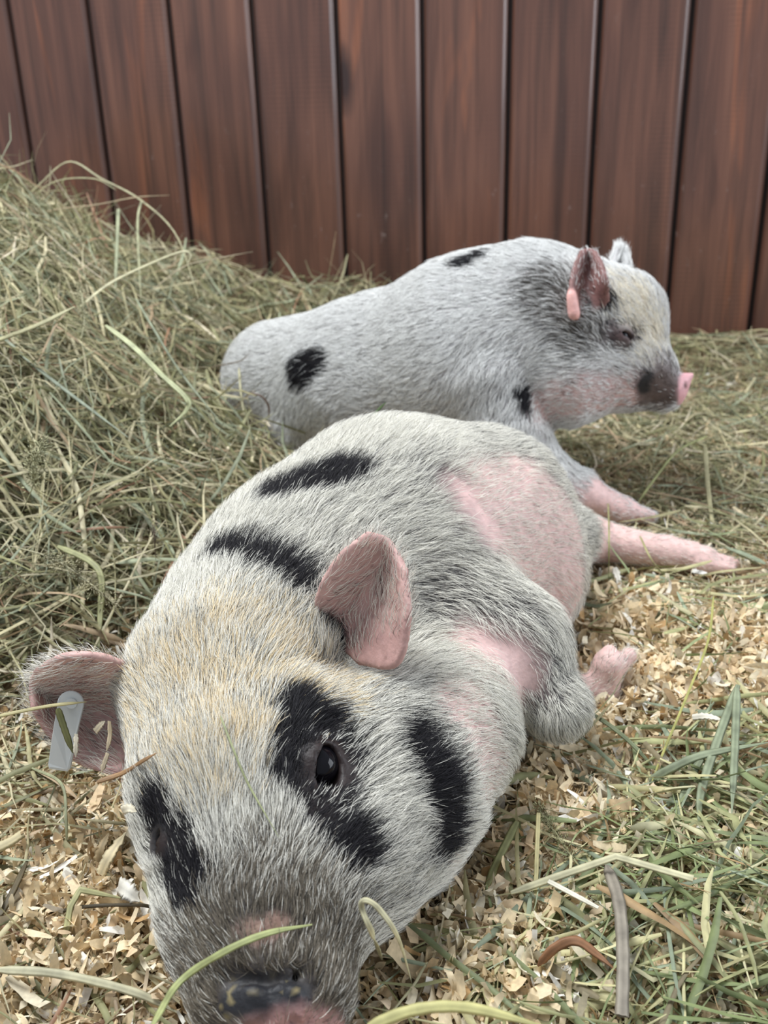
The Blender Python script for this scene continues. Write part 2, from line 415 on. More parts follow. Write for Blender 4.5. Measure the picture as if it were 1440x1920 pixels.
def eyeball(name, c, r, parent, look):
    M = frame(look); vs_, fs = [], []; nu, nv = 28, 18
    for i in range(nv+1):
        th = math.pi*i/nv; bulge = 1+.10*math.exp(-(th/.55)**2)
        for j in range(nu):
            ph = 2*math.pi*j/nu; q = np.array([math.sin(th)*math.cos(ph), math.sin(th)*math.sin(ph), math.cos(th)])*r*bulge
            vs_.append(c+M@q)
    for i in range(nv):
        for j in range(nu): fs.append((i*nu+j, (i+1)*nu+j, (i+1)*nu+(j+1) % nu, i*nu+(j+1) % nu))
    return put(name, mesh(name, vs_, fs), M_EYE, parent)
def add_eye(body, px, py, r, look, slit, depth=.0, op=(.55, 1.0), lid=.0022, sx=None):
    """sockets with lids around an eyeball; slit = long axis of the opening"""
    s = body.ray(px, py); n = unit(np.array(look, float))
    c = s - n*(r*.80-depth)
    M = np.stack([unit(np.cross(slit, n)), unit(slit-(slit@n)*n), n], 1)
    body.pr.append(('e', c, np.array([r+lid*1.3]*3), np.eye(3), 0, .005))
    oc = c+n*r*.95; rad = np.array([r*op[0], r*op[1], r*1.1])
    body.carve(lambda P, oc=oc, rad=rad, M=M: ell_d(P, oc, rad, M), .0016)
    return c, n

# ------------------------------------------------------------------ front pig
fp = Body()
a = lambda x, y, d: W(x, y, d)
SNT, MUZ, BRW, POL, NEK = a(512, 1866, .485), a(478, 1690, .523), a(446, 1480, .568), a(432, 1292, .625), a(500, 1190, .682)
SH, MID, RMP = a(602, 1130, .745), a(742, 1040, .81), a(880, 1006, .865)
fp.cone(SNT, MUZ, .0425, .0445, .02)
fp.cone(MUZ, BRW, .0445, .054, .03)
fp.cone(BRW, POL, .054, .061, .03)
fp.cone(POL, NEK, .061, .070, .03)
fp.cone(NEK, SH, .070, .098, .03)
fp.cone(SH, MID, .098, .108, .03)
fp.cone(MID, RMP, .108, .0985, .03)
fl_cheek = R*1.0+U*.35-F*-.35
fp.cone(a(590, 1560, .555), a(700, 1480, .60), .046, .062, .03, fl_cheek)        # cheek
fp.cone(a(700, 1490, .60), a(800, 1395, .645), .060, .056, .03, R*.5-U*.3+F*.6)  # jowl
fp.cone(a(560, 1680, .53), a(620, 1620, .55), .036, .046, .03, fl_cheek)
fp.cone(a(815, 1360, .66), a(870, 1240, .71), .050, .055, .03, R*.4-U*.6)        # chest
KN = a(1046, 1325, .690)
fp.cone(a(810, 1120, .745), a(950, 1215, .715), .062, .044, .025, None, 1.5)
fp.cone(a(950, 1215, .715), KN, .044, .0165, .02, None, 1.5)
fp.cone(KN, a(990, 1330, .735), .019, .014, .01)
# belly side and hind legs
fp.cone(a(900, 1030, .85), a(985, 1085, .85), .088, .052, .03, R*.5-U)
fp.cone(a(980, 1140, .85), G(1045, 1290, .012), .040, .014, .012)
fp.cone(G(1045, 1290, .012), G(1128, 1300, .002), .013, .011, .008)
fp.cone(G(1128, 1295, .004), a(1141, 1246, .782), .012, .0125, .01)
fp.cone(a(1139, 1248, .782), a(1143, 1224, .782), .0080, .0062, .002)
fp.cone(a(1150, 1256, .782), a(1179, 1229, .785), .0080, .0062, .002)
fp.cone(a(1020, 1000, .93), G(1108, 1012, .024), .042, .0215, .02)
fp.cone(G(1108, 1012, .024), G(1250, 1035, .018), .0205, .0145, .01)
fp.cone(G(1250, 1035, .018), G(1320, 1048, .014), .0145, .0125, .008)
fp.cone(G(1320, 1045, .015), G(1378, 1056, .010), .0085, .0045, .004)
fp.cone(G(1315, 1058, .012), G(1370, 1066, .008), .0085, .0045, .004)
fp.cone(G(1262, 1022, .026), G(1306, 1022, .024), .006, .0032, .003)
# brow ridge, nose bridge bumps
fp.cone(a(560, 1370, .572), a(640, 1380, .595), .024, .022, .02)
# snout disc
sax = unit(SNT-MUZ)
DSC = a(516, 1984, .472)
fp.ell(DSC, (.034, .024, .009), frame(sax, -F), .004)
# ears
EAR_A = [[a(602, 1180, .628), a(640, 1205, .630), a(676, 1240, .615)], [a(600, 1115, .612), a(665, 1160, .624), a(742, 1243, .592)],
         [a(640, 1045, .600), a(708, 1095, .618), a(764, 1160, .585)], [a(690, 1004, .598), a(728, 1018, .606), a(758, 1070, .592)]]
EAR_B = [[a(262, 1260, .60), a(245, 1345, .625), a(225, 1450, .60)], [a(190, 1232, .590), a(180, 1325, .632), a(150, 1425, .612)],
         [a(120, 1232, .588), a(110, 1305, .632), a(95, 1375, .618)], [a(72, 1258, .604), a(62, 1285, .620), a(64, 1325, .614)]]
fp.sh(EAR_A, .0026, .006); fp.sh(EAR_B, .0026, .008)
# nostril fold on top of the snout
g1, g2, g3 = fp.ray(425, 1842), fp.ray(550, 1828), fp.ray(690, 1862)
fp.carve(lambda P: np.minimum(seg_d(P, g1, g2, .0015, .0026), seg_d(P, g2, g3, .0026, .0015)), .007)
# crease between head and ear, eyes
lookL = unit(-F*.80+R*.55+U*.12); lookR = unit(-F*.55-R*.83+U*.05)
EL, nL = add_eye(fp, 612, 1440, .0130, lookL, R*.42+U*1.0, op=(.58, 1.02))
ER, nR = add_eye(fp, 302, 1592, .0115, lookR, R*-.25+U*1.0, op=(.25, .8))
V, Q = fp.build(GRID)
nose_c = fp.ray(545, 1868)
nm = np.exp(-(np.linalg.norm(V-nose_c, axis=1)/.03)**2)
V += fp.N*(nm*(.0024*vnoise(V, 150, 51)+.0022*vnoise(V, 300, 52)))[:, None]

def pigs_patches(body, spec):
    return {k: [([body.ray(x, y) for x, y in pts], r, s) for pts, r, s in v] for k, v in spec.items()}
PF = pigs_patches(fp, {
    'black': [([(515, 925), (640, 885)], .0195, .006), ([(420, 1035), (550, 1085)], .0155, .010), ([(560, 1335), (545, 1465)], .0145, .004), ([(600, 1350), (545, 1350)], .011, .005),
              ([(600, 1545), (660, 1590)], .013, .006), ([(775, 1400), (815, 1480), (820, 1570)], .0165, .006), ([(298, 1535), (340, 1605), (358, 1670)], .0125, .005),
              ([(600, 1160), (640, 1210)], .006, .006)],
    'eye': [([(600, 1500), (622, 1410)], .0175, .006), ([(303, 1592)], .010, .005)],
    'pink': [([(950, 950), (1000, 1040), (1050, 1130)], .046, .020), ([(985, 900), (1070, 990)], .030, .014), ([(885, 1225), (955, 1265)], .027, .016), ([(870, 1320), (910, 1450), (895, 1560)], .026, .008), ([(850, 1620)], .018, .01),
             ([(885, 930)], .02, .02)],
    'snout': [([(500, 1850)], .058, .024)], 'nose': [([(440, 1872), (545, 1865), (670, 1885)], .0095, .004)],
    'spot': [([(475, 1750), (520, 1745)], .007, .004)],
    'tan': [([(290, 1310), (430, 1210), (550, 1260)], .036, .022), ([(400, 1380)], .034, .02)],
    'white': [([(350, 1110), (470, 950), (640, 830), (820, 810)], .028, .022)],
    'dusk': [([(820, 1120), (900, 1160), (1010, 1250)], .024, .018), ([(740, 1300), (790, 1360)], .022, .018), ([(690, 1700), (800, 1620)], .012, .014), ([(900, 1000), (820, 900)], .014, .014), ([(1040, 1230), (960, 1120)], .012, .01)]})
EARS_F = fp.sheets
def near_pts(P, S, r):
    out = np.zeros(len(P)); lo, hi = S.min(0)-r, S.max(0)+r
    idx = np.nonzero(np.all((P > lo) & (P < hi), axis=1))[0]
    for c0 in range(0, len(idx), 8000):
        ii = idx[c0:c0+8000]; d = np.sqrt(((P[ii][:, None]-S[None])**2).sum(2).min(1)); out[ii] = 1-sstep(r*.6, r, d)
    return out
LEGS_F = [(G(1085, 1010, .03), G(1378, 1060, .010)), (G(1132, 1292, .006), a(1160, 1235, .785))]
def masks_front(P, Nn=None):
    M = {}
    wob = P + np.stack([vnoise(P, 120, 30+j) for j in range(3)], 1)*.0035
    for k, v in PF.items():
        m = np.zeros(len(P))
        for pts, r, s in v: m = np.maximum(m, blob(wob, pts, r, s))
        M[k] = m
    e = np.zeros(len(P))
    for S in EARS_F: e = np.maximum(e, near_pts(P, S, .0062))
    M['ear'] = e
    l = np.zeros(len(P))
    for p, q in LEGS_F: l = np.maximum(l, 1-sstep(.026, .036, seg_d(P, p, q, 0, 0)))
    M['leg'] = l
    return M
def lerp(A, c, m): return A*(1-m)[:, None]+np.array(c)[None]*m[:, None]
def skin_front(P):
    M = masks_front(P); mo = vnoise(P, 70, 3)*.5+.5; mo2 = vnoise(P, 220, 4)*.5+.5
    c = np.tile(np.array([.17, .155, .15]), (len(P), 1))*(.7+.6*mo[:, None])
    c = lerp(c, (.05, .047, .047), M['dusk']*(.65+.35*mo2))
    c = lerp(c, (.42, .33, .24), M['tan']*.5); c = lerp(c, (.50, .49, .47), M['white']*.8)
    c = lerp(c, (.66, .45, .42), M['pink'])
    c = lerp(c, (.055, .045, .038), M['snout'])
    c = lerp(c, (.24, .145, .11), M['spot'])
    c = lerp(c, (.013, .013, .016), M['nose'])
    c = lerp(c, (.20, .16, .075), M['snout']*sstep(.38, .5, vnoise(P, 800, 60))*sstep(-.1, .3, vnoise(P, 90, 61))*np.maximum(M['nose'], .25))
    c = lerp(c, (.010, .009, .010), M['black'])
    c = lerp(c, (.018, .010, .009), M['eye'])
    c = lerp(c, (.62, .39, .35), M['ear']*(1-M['black'])*(.85+.15*mo)); c = lerp(c, (.42, .24, .22), M['ear']*sstep(-.1, .8, vnoise(P, 45, 71))*.6)
    c = lerp(c, (.72, .49, .45), M['leg'])
    disc = 1-sstep(.010, .016, np.abs((P-DSC)@sax)+0*mo); disc = disc*(1-sstep(.045, .06, np.linalg.norm(P-DSC, axis=1)))
    c = lerp(c, (.40, .22, .20), disc*sstep(-.006, .002, (P-DSC)@sax))
    sp = sstep(.78, .9, vnoise(P, 420, 8))*M['ear']; c = lerp(c, (.12, .06, .05), sp*.6)
    return c
def paint_front(P, Nn, rg):
    M = masks_front(P); n = len(P); r = rg.random(n)
    c = np.tile(np.array([.84, .815, .73]), (n, 1))*rg.uniform(.72, 1.12, n)[:, None]
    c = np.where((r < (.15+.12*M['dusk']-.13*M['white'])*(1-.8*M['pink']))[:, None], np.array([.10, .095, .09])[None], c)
    tn = M['tan']*(.50+.30*vnoise(P, 60, 12)); tcol = np.array([.82, .67, .43])[None]*rg.uniform(.8, 1.2, n)[:, None]
    c = np.where((rg.random(n) < tn*.75)[:, None], tcol, c)
    c = np.where((rg.random(n) < M['snout']*.88)[:, None], np.array([.17, .145, .11])[None]*rg.uniform(.5, 1.5, n)[:, None], c)
    bk = rg.random(n) < np.maximum(M['black'], M['eye']*.7)*.97
    c = np.where(bk[:, None], np.array([.012, .011, .013])[None]*rg.uniform(.6, 2.2, n)[:, None], c)
    ln = 1-.35*M['pink']-.45*M['snout']-.5*M['eye']-.55*M['leg']; ln = ln*(1-.25*M['black'])*(1-.25*M['ear'])*(1-.35*(1-sstep(.03, .07, np.linalg.norm(P-KN, axis=1))))
    tail = sstep(.60, .75, P[:, 1]); ln = ln*(1-.15*tail)
    dens = .92+.08*M['white']-.20*sstep(.60, .72, P[:, 1])*(1-M['white'])-(.46+.28*(1-sstep(.49, .56, P[:, 1])))*M['pink']-.45*M['eye']-.84*M['ear']-.60*M['leg']-.35*M['snout']-.95*M['nose']-.5*M['spot']-.55*M['dusk']
    for e, rr in ((EL, .0125), (ER, .0105)): dens = dens*sstep(rr*.95, rr*1.35, np.linalg.norm(P-(e+(nL if e is EL else nR)*rr*.8), axis=1))
    disc = 1-sstep(.035, .045, np.linalg.norm(P-DSC, axis=1)); dens = dens*(1-.9*disc)
    return np.clip(c, 0, 1), np.clip(ln, .2, 1), np.clip(dens, 0, 1)
pig1 = empty('pig', (.02, .65, 0), 'spotted piglet lying in front, chin down, with a pale tag in one ear', 'pig', None)
put('body', mesh('body', V, Q, True, skin_front(V), 'skin'), M_SKIN, pig1)
eyeball('eye', EL, .0125, pig1, lookL); eyeball('eye', ER, .0108, pig1, lookR)
NH = 540000
coat(fp, NH, paint_front, .0158, .000115, pig1, 21, lift=.42, bias=lambda c: 1+1.5*(1-sstep(.50, .62, c[:, 1])))

# ear tag
def plate(name, pts, nrm, th, mat, parent):   # rounded flat plate from an outline
    n = len(pts); pts = np.array(pts); c = pts.mean(0); ins = c+(pts-c)*.96
    f0, f1 = pts+nrm*th*.3, ins+nrm*th*.5; b0, b1 = pts-nrm*th*.3, ins-nrm*th*.5
    V_ = np.concatenate([f1, f0, b0, b1]); fs = []
    for k in range(3):
        for i in range(n): fs.append((k*n+i, k*n+(i+1) % n, (k+1)*n+(i+1) % n, (k+1)*n+i))
    me = bpy.data.meshes.new(name); me.from_pydata([tuple(v) for v in V_], [], fs+[tuple(range(n))[::-1], tuple(range(3*n, 4*n))])
    me.update(); return put(name, me, mat, parent)
def arc(cx, cy, rx, ry, a0, a1, n, dd): return [W(cx+rx*math.cos(math.radians(t)), cy-ry*math.sin(math.radians(t)), dd) for t in np.linspace(a0, a1, n)]
TD = .601
tag = plate('ear_tag', arc(133, 1319, 25, 24, -8, 188, 14, TD)+[W(100, 1370, TD), W(91, 1434, TD+.004), W(93, 1441, TD+.004), W(127, 1446, TD+.004), W(133, 1440, TD+.004), W(150, 1355, TD)], -F, .0022, M_TAG, pig1)
tag['label'] = 'pale grey plastic ear tag'
st = plate('tag_stud', arc(134, 1319, 11, 10, 0, 340, 18, TD-.0014), -F, .0012, M_TAG, tag)
st.matrix_parent_inverse = Matrix.Identity(4)

# ------------------------------------------------------------------ back pig
bp_ = Body()
bS, bN, bH = a(900, 668, 1.145), a(1005, 622, 1.115), a(1085, 618, 1.09)
bFh, bMz, bSn = a(1168, 592, 1.085), a(1188, 682, 1.073), a(1258, 728, 1.068)
bp_.cone(bSn, bMz, .0175, .033, .015)
bp_.cone(bMz, bFh, .034, .043, .025, (bMz-bSn)*.4+(bFh-bMz))
bp_.cone(bFh, bH, .043, .074, .03)
bp_.cone(bH, bN, .074, .096, .03)
bp_.cone(bN, bS, .096, .116, .03)
bp_.cone(bS, a(705, 708, 1.225), .116, .098, .03)
bp_.cone(a(705, 708, 1.225), a(528, 712, 1.295), .098, .080, .03)
bp_.cone(a(1150, 702, 1.07), a(1075, 712, 1.07), .040, .054, .025, -R+U*.3)
bp_.cone(a(1180, 725, 1.072), a(1240, 740, 1.07), .020, .014, .015, -R)
bp_.cone(a(918, 715, 1.085), a(948, 800, 1.080), .066, .049, .006, -U)
bp_.cone(a(945, 800, 1.085), a(1000, 890, 1.085), .050, .034, .02, -U)
bp_.cone(a(1000, 885, 1.085), a(1085, 925, 1.085), .034, .0235, .015)
bp_.cone(a(1085, 925, 1.085), G(1165, 955, .016), .0225, .0135, .01)
bp_.cone(G(1165, 955, .016), G(1218, 968, .010), .0125, .007, .008)
bp_.cone(a(620, 745, 1.23), a(560, 800, 1.24), .078, .045, .03, R*.2-U)
bp_.ell(a(1277, 731, 1.066), (.0155, .0175, .0050), frame(unit(R*.9-F*.42-U*.25)), .003)
bp_.cone(a(1283, 716, 1.062), a(1296, 703, 1.062), .006, .003, .006)
EB = [[[a(1080, 596, 1.012), a(1105, 590, 1.022), a(1138, 562, 1.015)], [a(1070, 560, 1.0), a(1100, 548, 1.025), a(1136, 528, 1.0)],
       [a(1076, 510, 1.005), a(1103, 503, 1.03), a(1128, 498, 1.005)], [a(1090, 474, 1.015), a(1104, 470, 1.025), a(1116, 476, 1.015)]],
      [[a(1140, 515, 1.10), a(1158, 512, 1.115), a(1184, 520, 1.10)], [a(1150, 492, 1.105), a(1162, 488, 1.12), a(1176, 496, 1.105)],
       [a(1158, 470, 1.11), a(1164, 467, 1.12), a(1172, 474, 1.11)]]]
bp_.sh(EB[0], .0030, .007); bp_.sh(EB[1], .0030, .007)
bp_.cone(a(1072, 556, 1.001), a(1076, 588, 1.004), .0034, .0058, .006)
lookB = unit(-F*.80+R*.55+U*.1)
EBc, nB = add_eye(bp_, 1172, 630, .0105, lookB, R*1.0-U*.35, op=(.28, .85), lid=.003)
mc1, mc2 = a(1190, 752, 1.045), a(1262, 752, 1.055)
bp_.carve(lambda P: seg_d(P, mc1, mc2, .0012, .0012), .003)
nb1 = a(1282, 722, 1.046)
VB, QB = bp_.build(.0034)
PB = pigs_patches(bp_, {
    'black': [([(566, 690), (590, 680)], .022, .006), ([(868, 492), (905, 478)], .012, .008), ([(983, 730), (987, 755)], .010, .004), ([(1214, 712), (1206, 728)], .008, .004), ([(1125, 555), (1150, 575)], .010, .008)],
    'eye': [([(1150, 628), (1190, 635)], .011, .009)],
    'dusk': [([(1030, 540), (1090, 610)], .030, .018)],
    'pink': [([(1040, 755), (1110, 740), (1160, 745)], .027, .014), ([(1060, 930), (1110, 935)], .018, .010)],
    'snout': [([(1240, 728)], .027, .012)],
    'tan': [([(1185, 560), (1215, 620)], .028, .018)]})
EARS_B = bp_.sheets
bdc, bda = a(1281, 728, 1.066), unit(R*.9-F*.42-U*.10)
def masks_back(P):
    M = {}; wob = P + np.stack([vnoise(P, 90, 40+j) for j in range(3)], 1)*.004
    for k, v in PB.items():
        m = np.zeros(len(P))
        for pts, r, s in v: m = np.maximum(m, blob(wob, pts, r, s))
        M[k] = m
    M['ear'] = near_pts(P, EARS_B[0], .007)
    M['disc'] = sstep(-.004, .0, (P-bdc)@bda)*(1-sstep(.03, .034, np.linalg.norm(P-bdc, axis=1)))
    M['leg'] = 1-sstep(.024, .034, seg_d(P, a(1110, 935, 1.085), G(1215, 965, .01), 0, 0))
    M['lobe'] = 1-sstep(.009, .012, seg_d(P, a(1072, 562, .998), a(1077, 592, 1.0), 0, 0))
    return M
def skin_back(P):
    M = masks_back(P); mo = vnoise(P, 60, 6)*.5+.5
    c = np.tile(np.array([.48, .46, .465]), (len(P), 1))*(.8+.35*mo[:, None])
    c = lerp(c, (.14, .12, .11), M['dusk']); c = lerp(c, (.62, .42, .40), M['pink']); c = lerp(c, (.62, .52, .38), M['tan']*.6)
    c = lerp(c, (.10, .07, .062), M['snout']); c = lerp(c, (.012, .011, .013), M['black']); c = lerp(c, (.06, .035, .033), M['eye'])
    c = lerp(c, (.22, .11, .10), M['ear']); c = lerp(c, (.70, .48, .45), M['leg']); c = lerp(c, (.66, .36, .38), M['disc']); c = lerp(c, (.75, .42, .38), M['lobe'])
    d = np.minimum(np.linalg.norm(P-a(1288, 722, 1.052), axis=1), 9); c = lerp(c, (.10, .03, .03), 1-sstep(.002, .0045, d))
    return c
def paint_back(P, Nn, rg):
    M = masks_back(P); n = len(P)
    c = np.tile(np.array([.82, .82, .80]), (n, 1))*rg.uniform(.8, 1.1, n)[:, None]
    c = np.where((rg.random(n) < .06+.55*M['dusk'])[:, None], np.array([.10, .09, .08])[None], c)
    c = np.where((rg.random(n) < M['tan']*.6)[:, None], np.array([.88, .82, .68])[None], c)
    c = np.where((rg.random(n) < M['snout']*.9)[:, None], np.array([.13, .10, .09])[None]*rg.uniform(.4, 1.5, n)[:, None], c)
    c = np.where((rg.random(n) < np.maximum(M['black'], M['eye']*.8)*.97)[:, None], np.array([.013, .012, .015])[None], c)
    ln = 1-.35*M['pink']-.5*M['snout']-.5*M['eye']-.5*M['leg']-.5*M['ear']
    dens = (1-.45*M['pink']-.7*M['eye']-.88*M['ear']-.7*M['leg']-.75*M['snout'])*(1-M['disc'])*(1-M['lobe'])
    dens = dens*sstep(.008, .012, np.linalg.norm(P-(EBc+nB*.009), axis=1))
    return np.clip(c, 0, 1), np.clip(ln, .2, 1), np.clip(dens, 0, 1)
pig2 = empty('pig', (.08, 1.15, 0), 'spotted piglet resting behind on its forelegs with its head turned to the right', 'pig', None)
put('body', mesh('body', VB, QB, True, skin_back(VB), 'skin'), M_SKIN, pig2)
eyeball('eye', EBc, .0100, pig2, lookB)
coat(bp_, 190000, paint_back, .0130, .00018, pig2, 22, lift=.22)

# ------------------------------------------------------------------ hay and shavings
CLEAR = (fp, bp_)
def blocked(P, m): 
    r = np.zeros(len(P), bool)
    for b in CLEAR: r |= b.inside(P, m)
    return r
HAYCOL = np.array([(.205, .205, .085), (.30, .28, .13), (.40, .37, .20), (.47, .43, .22), (.25, .28, .155), (.13, .135, .06), (.33, .25, .13), (.26, .15, .075), (.52, .47, .29)])
HAYCOL = HAYCOL*np.array([1.17, 1.14, 1.36])
HAYP = np.array([.20, .20, .17, .08, .13, .11, .05, .02, .04])
def strands(name, n, place, length, width, lift, pitch, seed, label, cat='hay', group=None, core=None, cols=(HAYCOL, HAYP), margin=.0015, seg=6, wpow=1.0, flat=.5, cap=None):
    rg = np.random.default_rng(seed)
    x, y = place(rg, n); n = len(x)
    L = rg.uniform(length[0], length[1], n)*rg.uniform(.6, 1.0, n); Wd = rg.uniform(0, 1, n)**1.8*(width[1]-width[0])+width[0]
    th = rg.uniform(0, 2*np.pi, n); ph = rg.normal(0, pitch, n); cur = rg.normal(0, 5.0, n); cph = rg.normal(0, 3.0, n)
    kink = rg.random(n) < .35; kp = rg.integers(1, seg, n); ka = rg.normal(0, .9, n)
    step = L/seg
    P = np.zeros((n, seg+1, 3)); ang = th.copy(); pt = ph.copy()
    z = ground(x, y)+lift(rg, n)
    for i in range(1, seg+1):
        ang = ang+cur*step+rg.normal(0, .07, n)+np.where(kink & (kp == i), ka, 0); pt = pt*.93+cph*step*.6
        P[:, i] = P[:, i-1]+np.stack([np.cos(ang)*np.cos(pt), np.sin(ang)*np.cos(pt), np.sin(pt)], 1)*step[:, None]
    P += (np.stack([x, y, z], 1)-P.mean(1))[:, None]
    # follow the relief: shift every point by the difference of ground height, softly
    gz = ground(P[..., 0].ravel(), P[..., 1].ravel()).reshape(n, -1); g0 = ground(x, y)[:, None]
    P[..., 2] += (gz-g0)*.85
    P[..., 2] = np.maximum(P[..., 2], gz-.004)
    ok = ~blocked(P.reshape(-1, 3), margin).reshape(n, -1).any(1)
    ok &= (wall_dist(P[..., 0], P[..., 1]) > .002).all(1)
    if cap is not None: ok &= cap(P)
    P = P[ok]; Wd = Wd[ok]; n = len(P)
    T = unit(np.gradient(P, axis=1)); roll = rg.normal(0, flat, n)
    up = np.array([0, 0, 1.0]); S = unit(np.cross(T, up)); Nn = np.cross(S, T)
    rl = roll[:, None]+rg.normal(0, .5, n)[:, None]*np.linspace(-1, 1, seg+1)[None]
    side = S*np.cos(rl)[..., None]+Nn*np.sin(rl)[..., None]; nor = np.cross(side, T)
    prof = np.interp(np.linspace(0, 1, seg+1), [0, .12, .8, 1], [.45, 1, .8, .18])
    w = (Wd[:, None]*prof[None])[..., None]*.5
    A = P-side*w; B = P+nor*w*.45; C = P+side*w
    V_ = np.stack([A, B, C], 2).reshape(-1, 3)
    b = (np.arange(n)*(seg+1)*3)[:, None, None]+(np.arange(seg)*3)[None, :, None]+np.arange(2)[None, None]
    b = b.ravel(); Fc = np.stack([b, b+1, b+4, b+3], 1)
    c = cols[0][rg.choice(len(cols[0]), n, p=cols[1]/cols[1].sum())]*rg.uniform(.75, 1.25, (n, 1))
    cc = np.repeat(c, (seg+1)*3, 0)*np.tile(np.array([.9, 1.12, .95]), n*(seg+1))[:, None]
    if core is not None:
        Vc, Fq = core; V_ = np.concatenate([V_, Vc]); Fc = np.concatenate([Fc, Fq+len(cc)]); cc = np.concatenate([cc, np.tile([.085, .08, .04], (len(Vc), 1))])  # core tinted dark so gaps between strands look deeply shaded
    return put(name, mesh(name, V_, Fc, True, np.clip(cc, 0, 1)), M_HAY, None, label, cat, 'stuff', group)
def sampler(dens, box, near=True, pw=1.0):
    def f(rg, n):
        X, Y = [], []
        tot = 0
        while tot < n:
            x = rg.uniform(box[0], box[1], n*3); y = rg.uniform(box[2], box[3], n*3)
            d = np.hypot(x, y)+.15
            w = dens(x, y)*(np.minimum((.6/d)**pw, 1.2) if near else 1)
            vis = (np.abs(x) < .22+y*.52) & (wall_dist(x, y) > .005)
            k = rg.random(n*3)*1.2 < w*vis; X.append(x[k]); Y.append(y[k]); tot += k.sum()
        return np.concatenate(X)[:n], np.concatenate(Y)[:n]
    return f
def gsum(lst):
    q = [(G(px, py, 0)[:2], s, am) for px, py, s, am in lst]
    def f(x, y):
        o = 0
        for c, s, am in q: o = np.maximum(o, am*np.exp(-((x-c[0])**2+(y-c[1])**2)/s**2))
        return o
    return f
heap_d = lambda x, y: sstep(.012, .05, mound(x, y))
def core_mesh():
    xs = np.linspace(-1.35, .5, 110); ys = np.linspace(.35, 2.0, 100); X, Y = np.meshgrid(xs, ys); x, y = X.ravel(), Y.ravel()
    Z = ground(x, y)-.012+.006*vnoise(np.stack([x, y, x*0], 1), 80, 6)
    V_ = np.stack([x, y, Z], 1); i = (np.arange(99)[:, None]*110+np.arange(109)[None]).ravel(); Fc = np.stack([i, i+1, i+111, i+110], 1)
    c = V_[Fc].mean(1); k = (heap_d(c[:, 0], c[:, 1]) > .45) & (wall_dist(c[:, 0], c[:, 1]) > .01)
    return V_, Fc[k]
s = 1.0
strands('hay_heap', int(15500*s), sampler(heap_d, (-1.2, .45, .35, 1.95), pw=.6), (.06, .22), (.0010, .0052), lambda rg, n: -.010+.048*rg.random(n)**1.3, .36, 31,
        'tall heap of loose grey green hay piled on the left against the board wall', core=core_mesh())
strands('hay_heap_tips', int(2300*s), sampler(lambda x, y: heap_d(x, y)*sstep(.1, .2, mound(x, y)), (-1.1, -.15, .8, 1.8), pw=.3), (.10, .27), (.001, .0036), lambda rg, n: rg.uniform(.01, .05, n), .62, 32,
        'stray hay stalks poking out of the top of the tall left heap')
hay_r = gsum([(1300, 800, .22, .95), (1200, 800, .16, .9), (1400, 950, .15, .75), (1000, 840, .12, .9), (1370, 680, .3, .5), (1250, 1010, .10, .5), (1300, 700, .3, .7)])
strands('loose_hay', int(5200*s), sampler(hay_r, (-.1, 1.0, .7, 1.75), pw=.4), (.05, .16), (.0010, .0042), lambda rg, n: rg.uniform(-.002, .014, n), .12, 33,
        'loose layer of hay spread over the bedding under the back piglet\'s snout')
hay_n = gsum([(1370, 1640, .085, .95), (1260, 1500, .07, .6), (1400, 1400, .07, .55), (1180, 1750, .07, .6), (1330, 1850, .09, .9), (960, 1850, .06, .5), (1000, 1600, .05, .35), (1300, 1150, .10, .30), (1200, 1350, .06, .15)])
HAYNEAR = np.array([(.27, .31, .16), (.21, .25, .11), (.36, .36, .18), (.50, .46, .25), (.30, .35, .24), (.60, .56, .34), (.33, .22, .11), (.24, .20, .12)])
HAYNP = np.array([.14, .14, .22, .18, .14, .08, .06, .04])
strands('scattered_hay', int(1050*s), sampler(hay_n, (-.1, .5, .3, .95), pw=.2), (.04, .14), (.0012, .0062), lambda rg, n: rg.uniform(.001, .018, n), .14, 34,
        'green and straw coloured hay blades scattered over shavings at lower right', flat=.7, cols=(HAYNEAR, HAYNP))
hay_l = gsum([(60, 1480, .07, .8), (20, 1620, .06, .6), (100, 1880, .06, .6), (150, 1560, .05, .5), (30, 1800, .05, .5), (230, 1480, .04, .5)])
strands('scattered_hay', int(330*s), sampler(hay_l, (-.35, .05, .3, .75), pw=.2), (.04, .11), (.0010, .0042), lambda rg, n: rg.uniform(.001, .014, n), .14, 35,
        'thin hay stalks scattered over shavings at lower left beside the snout', flat=.7)

